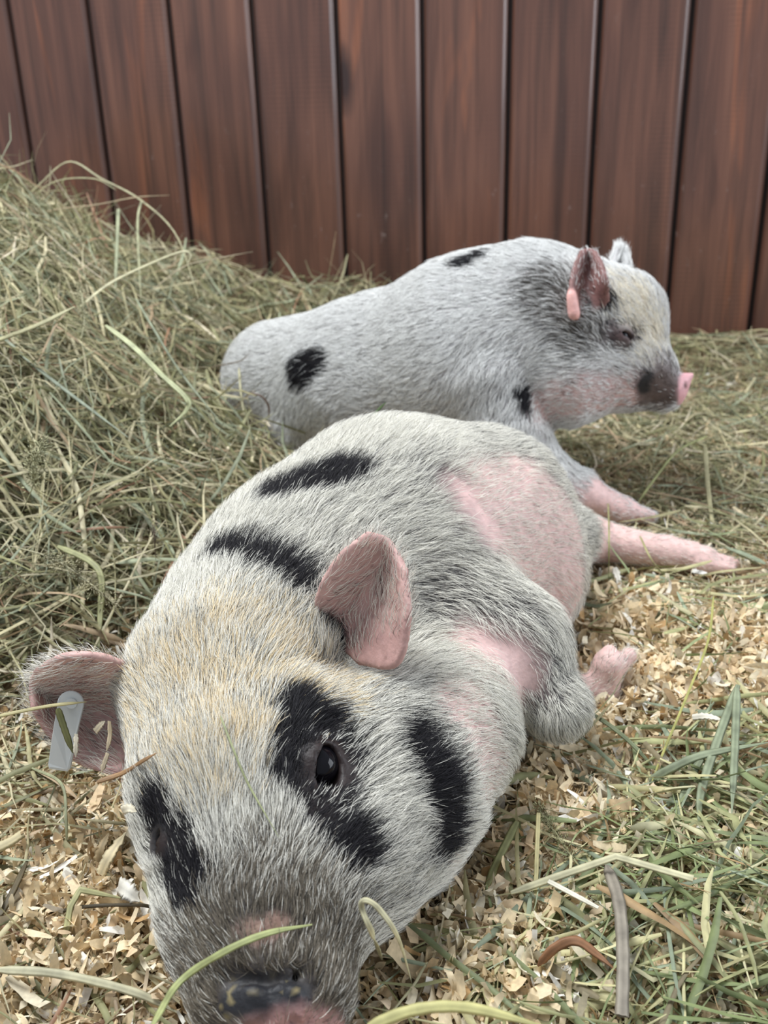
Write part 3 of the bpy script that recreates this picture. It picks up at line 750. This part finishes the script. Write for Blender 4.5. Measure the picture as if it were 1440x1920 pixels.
FLC = np.array([(.78, .62, .38), (.84, .70, .46), (.88, .79, .58), (.76, .58, .36), (.78, .63, .43), (.90, .86, .76), (.52, .33, .15)])*np.array([1.03, 1.03, 1.05])
FLP = np.array([.24, .25, .20, .10, .11, .08, .02])
def flakes(name, n, place, seed, label, size, lift, pit=.6):
    rg = np.random.default_rng(seed); x, y = place(rg, n); n = len(x); nu = 6
    L = rg.uniform(*size, n)*rg.uniform(.5, 1, n); Wd = L*rg.uniform(.10, .40, n); curl = rg.normal(0, 2.1, n)/L*rg.uniform(.4, 1.5, n)
    th = rg.uniform(0, 2*np.pi, n); ph = rg.normal(0, pit, n); ro = rg.normal(0, .75, n)
    tw = rg.normal(0, .9, n)
    D = np.stack([np.cos(th)*np.cos(ph), np.sin(th)*np.cos(ph), np.sin(ph)], 1)
    S = unit(np.cross(D, [0, 0, 1.0])); Nn = np.cross(S, D); S, Nn = S*np.cos(ro)[:, None]+Nn*np.sin(ro)[:, None], Nn*np.cos(ro)[:, None]-S*np.sin(ro)[:, None]
    c = np.stack([x, y, ground(x, y)+lift(rg, n)], 1); rows = []
    for k in range(nu):
        t = (k/(nu-1)-.5); aa = curl*L*t; R_ = 1/np.where(np.abs(curl) < 1e-3, 1e-3, curl)
        p = c+D*(np.sin(aa)*R_)[:, None]+Nn*((1-np.cos(aa))*R_)[:, None]
        sd = S*np.cos(tw*t)[:, None]+Nn*np.sin(tw*t)[:, None]
        w = Wd*.5*(1-.75*abs(t)*2*rg.random(n)*abs(t)*2)
        rows.append(p-sd*(w*rg.uniform(.7, 1.1, n))[:, None]); rows.append(p+sd*(w*rg.uniform(.7, 1.1, n))[:, None])
    V_ = np.stack(rows, 1); ok = ~blocked(V_.reshape(-1, 3), .0005).reshape(n, -1).any(1) & (wall_dist(V_[..., 0], V_[..., 1]) > .002).all(1)
    V_ = V_[ok]; n = len(V_)
    b = ((np.arange(n)*nu*2)[:, None]+(np.arange(nu-1)*2)[None]).ravel(); Fc = np.stack([b, b+1, b+3, b+2], 1)
    cc = np.repeat(FLC[rg.choice(7, n, p=FLP)]*rg.uniform(.8, 1.12, (n, 1)), nu*2, 0)
    return put(name, mesh(name, V_.reshape(-1, 3), Fc, True, np.clip(cc, 0, 1)), M_FLAKE, None, label, 'wood shavings', 'stuff')
shav_d = lambda x, y: 1-.85*heap_d(x, y)
flakes('wood_shavings', int(66000*s), sampler(shav_d, (-.5, 1.0, .12, 1.5), pw=1.9), 41, 'layer of pale curled wood shavings covering the floor around the piglets', (.008, .024), lambda rg, n: rg.uniform(-.003, .007, n))
clump = gsum([(170, 1700, .030, 1), (190, 1800, .03, .8), (1150, 1330, .03, 1), (1250, 1290, .05, 1), (1360, 1240, .06, .9), (920, 1820, .035, .9), (1200, 1180, .05, .6), (1060, 1480, .05, .6)])
flakes('wood_shavings', int(6500*s), sampler(clump, (-.35, .6, .28, 1.0), pw=.6), 42, 'raised clumps of larger loose wood shavings around snout and foreleg', (.010, .030), lambda rg, n: rg.uniform(.000, .016, n), .8)

# ------------------------------------------------------------------ single stalks, blades and shavings one can point to
def GS(x, y, lift):
    P = G(x, y, lift)
    for _ in range(12):
        P = G(x, y, float(ground(np.array([P[0]]), np.array([P[1]]))[0])+lift)
    return P
def smooth_path(pts, n):
    A = np.array(pts, float)[:, None, :]
    return sheet(np.repeat(A, 2, 1), n, 2)[:, 0]
def stalk(name, pts, w, col, label, cat, thick=.3, n=None, twist=0.0, sharp=False, ends=(.5, .2), up=None, col2=None, group=None, rag=0.0):
    pts = [np.array(p) for p in pts]
    if sharp:
        P = np.concatenate([np.linspace(pts[i], pts[i+1], 8)[(0 if i == 0 else 1):] for i in range(len(pts)-1)])
    else: P = smooth_path(pts, n or 8*len(pts))
    n = len(P); T = unit(np.gradient(P, axis=0)); u = unit(np.array(up if up is not None else (0.0, -.5, .8)))
    S = unit(np.cross(T, u)); Nn = np.cross(S, T); rl = np.linspace(-.5, .5, n)*twist; c_, s_ = np.cos(rl)[:, None], np.sin(rl)[:, None]
    S, Nn = S*c_+Nn*s_, Nn*c_-S*s_
    t = np.linspace(0, 1, n); prof = np.interp(t, [0, .08, .75, 1], [ends[0], 1, .9, ends[1]])*(1+.05*np.sin(t*40)+rag*np.random.default_rng(int(abs(P[0, 0])*1e5) % 9999).uniform(-1, 1, n))
    ring = [(-1, 0), (-.5, .8), (0, .45), (.5, .8), (1, 0), (.5, -.6), (0, -1), (-.5, -.6)]
    V_ = np.stack([P+S*(w*.5*prof*a_)[:, None]+Nn*(w*.5*thick*prof*b_)[:, None] for a_, b_ in ring], 1).reshape(-1, 3); k = len(ring)
    fs = []
    for i in range(n-1):
        for j in range(k): fs.append((i*k+j, i*k+(j+1) % k, (i+1)*k+(j+1) % k, (i+1)*k+j))
    col = np.array(col); base = np.repeat(col[None], n, 0)
    if col2 is not None: base = col[None]*(1-t)[:, None]+np.array(col2)[None]*t[:, None]
    cc = np.repeat(base, k, 0)*np.tile([.9, 1.05, .8, 1.08, .92, .8, .8, .8], n)[:, None]
    me = mesh(name, V_, fs, True, np.clip(cc, 0, 1))
    return put(name, me, M_HAY, None, label, cat, None, group)
STRAW, PALE, GRN, BLUE, OLIVE, BROWN, GREY = (.60, .53, .27), (.66, .62, .40), (.30, .34, .14), (.31, .35, .225), (.20, .20, .08), (.36, .20, .10), (.33, .29, .23)
def on(body, x, y, off):
    p = body.ray(x, y); nn = body.grad(p[None])[0]; return p+nn*off
def gl(pts, lift): return [GS(x, y, l) for (x, y), l in zip(pts, lift if isinstance(lift, (list, tuple)) else [lift]*len(pts))]
stalk('straw', gl([(958, 1674), (1155, 1606), (1300, 1648)], [.020, .034, .028]), .0046, PALE, 'pale yellow straw bent into a low peak, lower right of picture', 'straw', sharp=True, ends=(.5, .9))
stalk('dry_stalk', gl([(1138, 1622), (1160, 1690), (1168, 1790), (1166, 1905)], [.022, .028, .032, .030]), .0075, GREY, 'flat grey brown stalk standing upright below the bent yellow straw', 'stalk', thick=.4, ends=(.3, .9))
stalk('straw', gl([(1028, 1652), (1122, 1702)], .026), .0032, (.78, .74, .60), 'short whitish split straw under the bent yellow straw', 'straw', ends=(.9, .6))
stalk('straw', gl([(1010, 1524), (1006, 1620), (1003, 1716)], [.030, .02, .008]), .0030, STRAW, 'straight upright yellow straw crossing the end of the bent straw', 'straw', ends=(.9, .5))
stalk('dead_leaf', gl([(1008, 1812), (1040, 1778), (1080, 1764), (1120, 1790), (1158, 1822)], [.016, .026, .030, .024, .014]), .0055, (.34, .17, .085), 'curled orange brown dead leaf left of the grey stalk', 'leaf', thick=.25, twist=1.6, ends=(.2, .2))
for pts, lf, w, lab in [
    ([(1384, 1284), (1345, 1390), (1316, 1480), (1310, 1552)], [.045, .03, .018, .008], .0062, 'broad blue green blade leaning left from the top of the right hand clump'),
    ([(1382, 1290), (1378, 1400), (1372, 1525)], [.045, .03, .012], .0058, 'blue green blade hanging straight down beside the leaning broad blade'),
    ([(1216, 1466), (1260, 1440), (1320, 1415), (1440, 1392)], [.010, .022, .028, .030], .0060, 'long blue green blade lying across the two upright blades at right'),
    ([(1322, 1412), (1285, 1480), (1262, 1560), (1250, 1590)], [.02, .014, .01, .006], .0046, 'dull green blade sloping down left under the crossing blade')]:
    stalk('hay_strand', gl(pts, lf), w, BLUE, lab, 'grass blade', thick=.22, twist=.5, ends=(.5, .15))
stalk('hay_strand', gl([(1338, 1118), (1328, 1200), (1290, 1300), (1240, 1420), (1210, 1500)], [.05, .04, .03, .018, .006]), .0020, (.50, .48, .16), 'long thin yellow green stem rising over the pale shavings at right', 'grass blade', thick=.7)
stalk('hay_strand', [W(286, 1922, .425), on(fp, 372, 1836, .010), on(fp, 430, 1790, .006), on(fp, 500, 1756, .004), on(fp, 578, 1738, .004)], .0036, (.42, .45, .20), 'pale green grass blade lying across the front piglet\'s snout', 'grass blade', thick=.3)
stalk('hay_strand', [GS(716, 1800, .01), W(700, 1755, .475), W(678, 1702, .470), W(686, 1688, .468), W(712, 1706, .468), W(748, 1762, .474), GS(774, 1850, .004)], .0029, PALE, 'pale hooped blade arching up beside the front piglet\'s chin', 'grass blade', thick=.35, n=48)
stalk('twig', [on(fp, 262, 1452, .010)-R*.013-U*.005, on(fp, 262, 1452, .009), on(fp, 288, 1436, .008), on(fp, 318, 1422, .010)], .0030, (.40, .24, .12), 'short brown curved twig caught on the front piglet\'s brow', 'twig', thick=.6)
stalk('hay_strand', [on(fp, 418, 1362, .009), on(fp, 440, 1420, .009), on(fp, 466, 1480, .008), on(fp, 520, 1580, .007)], .0012, (.36, .38, .20), 'hair thin green stem lying down the front piglet\'s forehead', 'grass blade', thick=.6)
stalk('straw', [W(-10, 1344, .585), W(90, 1324, .590), W(162, 1316, .594)], .0024, STRAW, 'thin straw pointing right across the top of the ear tag', 'straw', thick=.6)
stalk('hay_strand', [W(108, 1328, .594), W(122, 1370, .592), W(137, 1412, .592)], .0042, OLIVE, 'short dark olive blade resting on the face of the ear tag', 'grass blade', thick=.25)
stalk('hay_strand', gl([(108, 1024), (168, 1052), (190, 1085), (188, 1150), (184, 1222)], [.05, .055, .05, .03, .015]), .0060, (.42, .42, .22), 'wide pale blade folded downward above the tagged ear', 'grass blade', thick=.25)
# arching stalks on top of the heap
stalk('dry_stalk', [W(-60, 470, 1.40), W(20, 402, 1.41), W(75, 345, 1.40), W(130, 303, 1.39), W(190, 335, 1.38), W(262, 374, 1.36), W(330, 440, 1.32), W(372, 560, 1.25)], .0036, (.44, .41, .25), 'highest arching hay stalk, peaked against the wall above the heap', 'stalk', thick=.5, n=40)
stalk('dry_stalk', [W(-30, 470, 1.38), W(40, 392, 1.39), W(100, 342, 1.38), W(175, 335, 1.37), W(218, 356, 1.36)], .0030, (.40, .38, .22), 'second arching stalk just under the highest peak of the heap', 'stalk', thick=.5)
stalk('dry_stalk', [W(20, 440, 1.34), W(85, 398, 1.35), W(180, 384, 1.35), W(255, 370, 1.35), W(318, 366, 1.35)], .0028, (.38, .30, .18), 'long thin stalk with brown tip pointing right above the heap', 'stalk', thick=.6)
stalk('dry_stalk', [W(266, 374, 1.36), W(258, 420, 1.34), W(264, 560, 1.26)], .0036, (.40, .40, .24), 'upright stalk hanging from the right foot of the peaked arch', 'stalk', thick=.5)
stalk('dry_stalk', [W(222, 392, 1.34), W(216, 540, 1.28)], .0052, (.36, .38, .23), 'short blunt upright stalk in the middle of the heap top', 'stalk', thick=.4, ends=(.9, .7))
stalk('straw', [W(150, 575, 1.16), W(205, 532, 1.18), W(280, 495, 1.18), W(340, 472, 1.17), W(357, 478, 1.17), W(352, 494, 1.17)], .0042, PALE, 'bright straw with hooked tip poking right from the heap', 'straw', thick=.4, n=36)
stalk('dry_stalk', [W(290, 540, 1.26), W(345, 500, 1.29), W(400, 486, 1.30), W(474, 472, 1.30)], .0022, (.40, .34, .22), 'fine wispy stalk reaching right in front of the boards', 'stalk', thick=.7)
stalk('hay_strand', [W(198, 610, 1.02), W(250, 650, 1.00), W(300, 700, .99), W(348, 745, .98), W(350, 768, .98), W(318, 800, .98)], .0062, (.50, .52, .30), 'broad pale green blade hooked at its lower end, mid heap', 'grass blade', thick=.22, n=44)
stalk('hay_strand', [W(0, 628, 1.0), W(70, 690, .98), W(140, 745, .97), W(240, 820, .96)], .0040, (.34, .38, .28), 'long grey green stem slanting down right across the left heap', 'grass blade', thick=.4)
stalk('dry_stalk', [W(-10, 640, .97), W(70, 610, .96), W(140, 575, .96)], .0065, (.50, .47, .28), 'thick pale seedy stem crossing the slanting stem at left edge', 'stalk', thick=.5)
stalk('hay_strand', [W(255, 560, 1.16), W(290, 620, 1.12), W(340, 700, 1.1), W(420, 800, 1.06)], .0030, (.30, .33, .22), 'thin green stem running down the right flank of the heap', 'grass blade', thick=.5)
stalk('hay_strand', [W(690, 792, .93), W(706, 772, .925), W(724, 754, .92)], .0032, (.10, .15, .06), 'short dark green sprig standing between the two piglets', 'grass blade', thick=.4)
stalk('twig', [W(398, 688, 1.235), W(430, 682, 1.225), W(452, 676, 1.222), W(468, 662, 1.222)], .0024, (.16, .12, .08), 'dark curved twig against the upper rump of the back piglet', 'twig', thick=.7)
stalk('twig', [W(462, 736, 1.205), W(488, 742, 1.20), W(503, 760, 1.20), W(504, 786, 1.20)], .0030, (.15, .10, .07), 'dark hooked twig against the lower rump of the back piglet', 'twig', thick=.7)
stalk('straw', [W(448, 690, 1.20), W(452, 740, 1.19), W(460, 790, 1.18)], .0030, PALE, 'pale upright straw in front of the back piglet\'s rump', 'straw', thick=.5)
stalk('straw', gl([(1322, 838), (1326, 900), (1336, 984)], [.05, .03, .006]), .0058, (.50, .46, .27), 'thick upright straw at the right, above the stretched hind foot', 'straw', thick=.4, ends=(.8, .7))
stalk('hay_strand', gl([(1325, 818), (1270, 846), (1222, 905), (1188, 955)], [.05, .05, .035, .01]), .0030, (.46, .48, .22), 'arched yellow green stem above the forefoot of the back piglet', 'grass blade', thick=.5)
stalk('hay_strand', gl([(1140, 935), (1142, 1000), (1141, 1090)], [.02, .055, .01]), .0018, (.40, .38, .18), 'thin stem crossing upright over the stretched hind leg', 'grass blade', thick=.7)
stalk('hay_strand', gl([(1200, 1005), (1222, 1050), (1250, 1082)], [.055, .045, .006]), .0022, (.44, .40, .20), 'thin curved stem lying over the middle of the stretched hind leg', 'grass blade', thick=.6)
stalk('straw', [W(690, 1925, .41), W(780, 1893, .41), W(880, 1890, .41), W(1020, 1925, .41)], .0050, (.62, .58, .26), 'blurred yellow straw arching along the bottom edge of the picture', 'straw', thick=.4)
stalk('straw', gl([(-5, 1818), (110, 1826), (250, 1860), (332, 1898)], [.02, .022, .016, .008]), .0048, (.66, .62, .42), 'long pale straw at bottom left pointing to the snout', 'straw', thick=.35)
stalk('dry_stalk', gl([(95, 1712), (160, 1700), (230, 1697), (285, 1702), (305, 1740)], [.008, .02, .022, .018, .004]), .0022, (.09, .07, .04), 'dark thin stem bridging the shaving clump left of the muzzle', 'stalk', thick=.8)
stalk('hay_strand', gl([(118, 1780), (132, 1700), (150, 1668), (228, 1684)], [.006, .022, .028, .022]), .0040, (.52, .50, .26), 'bent pale blade on the shaving clump left of the muzzle', 'grass blade', thick=.3, sharp=True)
stalk('hay_strand', gl([(60, 1440), (115, 1470), (124, 1540), (125, 1590)], [.02, .03, .022, .008]), .0022, (.40, .41, .24), 'bent thin stem hanging below the ear tag', 'grass blade', thick=.6)
stalk('dry_stalk', gl([(0, 1716), (25, 1670), (55, 1605)], [.012, .016, .016]), .0045, (.14, .11, .06), 'dark brown stalk leaning in from the left edge', 'stalk', thick=.4)
stalk('straw', gl([(-5, 1590), (20, 1578), (42, 1563)], .020), .0068, (.64, .55, .33), 'thick cut straw end entering at the left edge', 'straw', thick=.5, ends=(.9, .9))
stalk('hay_strand', gl([(970, 1540), (935, 1610), (905, 1680)], [.022, .016, .006]), .0052, (.34, .34, .15), 'olive blade leaning beside the front piglet\'s jowl', 'grass blade', thick=.25)
stalk('hay_strand', gl([(1105, 1335), (1150, 1365), (1190, 1400), (1235, 1450)], [.03, .03, .022, .008]), .0036, (.24, .27, .15), 'curved dark green blade springing right from the folded foreleg', 'grass blade', thick=.3)
stalk('hay_strand', gl([(1072, 1402), (1110, 1360), (1145, 1320)], [.01, .03, .035]), .0022, (.38, .34, .18), 'thin stem crossing the wrist of the folded foreleg', 'grass blade', thick=.6)

def shaving(pts, w, label, col=(.80, .68, .44), twist=.6, up=None):
    o = stalk('wood_shaving', pts, w, col, label, 'wood shaving', thick=.07, twist=twist, ends=(.8, .15), up=up, rag=.22); return o
shaving(gl([(188, 1640), (205, 1605), (236, 1560)], [.018, .028, .034]), .0075, 'bright upright shaving sliver on the clump left of the muzzle', (.84, .72, .46), .5)
shaving(gl([(186, 1622), (190, 1590), (204, 1562)], [.014, .024, .028]), .0068, 'duller shaving strip standing just left of the bright sliver', (.60, .46, .26), .8)
shaving(gl([(222, 1660), (240, 1672), (262, 1690)], [.022, .026, .022]), .0100, 'frayed white shaving on top of the clump near the muzzle', (.86, .82, .72), 1.2)
shaving([W(178, 1372, .598), W(188, 1360, .596), W(197, 1352, .596)], .0042, 'small cream shaving flake stuck in the tagged ear', (.82, .72, .52))
shaving([W(205, 1352, .59), W(206, 1380, .592), W(200, 1408, .592)], .0030, 'narrow shaving curl beside the flake in the tagged ear', (.78, .66, .46))
shaving([W(202, 1412, .592), W(196, 1430, .592), W(190, 1448, .592)], .0034, 'shaving sliver below the curl in the tagged ear', (.78, .66, .46))
shaving([W(143, 1376, .590), W(142, 1398, .590), W(142, 1420, .590)], .0032, 'tiny cream shaving stuck to the edge of the ear tag', (.84, .78, .62))
shaving([W(228, 1520, .515), W(242, 1516, .512), W(256, 1522, .512)], .0050, 'crumpled cream shaving beside the far eye patch of the front piglet', (.82, .74, .56), 1.4)
shaving(gl([(1152, 1064), (1160, 1088), (1164, 1108)], [.014, .010, .006]), .0065, 'white upright shaving below the stretched hind leg', (.88, .84, .74))
shaving(gl([(1298, 1070), (1312, 1073), (1326, 1074)], .012), .0050, 'small white shaving lying against the stretched hind foot', (.92, .90, .84))
shaving(gl([(1298, 1345), (1325, 1343), (1356, 1350)], [.022, .024, .022]), .0050, 'long white shaving on the pale bedding right of the foreleg', (.90, .84, .70))

def seed_head(pts, n, spread, slen, label, col=(.50, .48, .30), seed=1):
    rg = np.random.default_rng(seed); P = smooth_path(pts, 60)
    o = empty('grass_seed_head', P[-1], label, 'seed head')
    stem = stalk('stem', pts, .0015, col, None, None, thick=.8); stem.parent = o; stem.matrix_parent_inverse = Matrix.Translation(-Vector(P[-1]))
    i = rg.integers(0, 42, n); T = unit(np.gradient(P, axis=0))[i]; base = P[i]
    d = unit(-T*rg.uniform(.4, 1.2, n)[:, None]+rg.normal(0, .55, (n, 3))); L = slen*rg.uniform(.5, 1.2, n)
    off = base+d*(rg.uniform(0, spread, n))[:, None]; d2 = unit(d+rg.normal(0, .3, (n, 3)))
    sd = unit(np.cross(d2, rg.normal(0, 1, (n, 3)))); nn = np.cross(sd, d2); w = L*.16
    v = np.stack([off, off+d2*(L*.4)[:, None]+sd*w[:, None], off+d2*(L*.4)[:, None]-sd*w[:, None]*.5+nn*w[:, None], off+d2*L[:, None]], 1).reshape(-1, 3)
    b = np.arange(n)*4; Fc = np.concatenate([np.stack([b, b+1, b+2], 1), np.stack([b+3, b+2, b+1], 1), np.stack([b, b+2, b+3], 1), np.stack([b, b+3, b+1], 1)])
    cc = np.repeat(np.array(col)[None]*rg.uniform(.7, 1.4, (n, 1)), 4, 0)
    sp = put('spikelets', mesh('spikelets', v, Fc, False, np.clip(cc, 0, 1)), M_HAY, o, kind='stuff')
    return o
seed_head([W(78, 838, .80), W(62, 870, .80), W(62, 910, .81), W(30, 985, .84)], 420, .012, .0048, 'feathery grass seed head drooping at the left edge beside the pig', (.46, .45, .27), 1)
seed_head([W(212, 1130, .74), W(140, 1072, .75), W(80, 1040, .76), W(0, 1020, .78)], 420, .009, .0042, 'long seed head sloping down right below the folded pale blade', (.40, .37, .23), 2)
seed_head([W(288, 990, .86), W(290, 1015, .86), W(292, 1050, .87)], 120, .007, .0032, 'small brownish seed tuft upright in the dark hay by the shoulder', (.24, .19, .14), 3)
seed_head([W(150, 540, 1.10), W(158, 600, 1.08), W(140, 680, 1.06)], 320, .010, .0045, 'upright feathery seed head in the middle of the left heap', (.48, .46, .29), 4)
seed_head(gl([(1012, 1520), (1040, 1560), (1075, 1610), (1100, 1640)], [.03, .022, .016, .008]), 380, .007, .0032, 'fine grassy seed head on shavings above the bent yellow straw', (.34, .32, .17), 5)
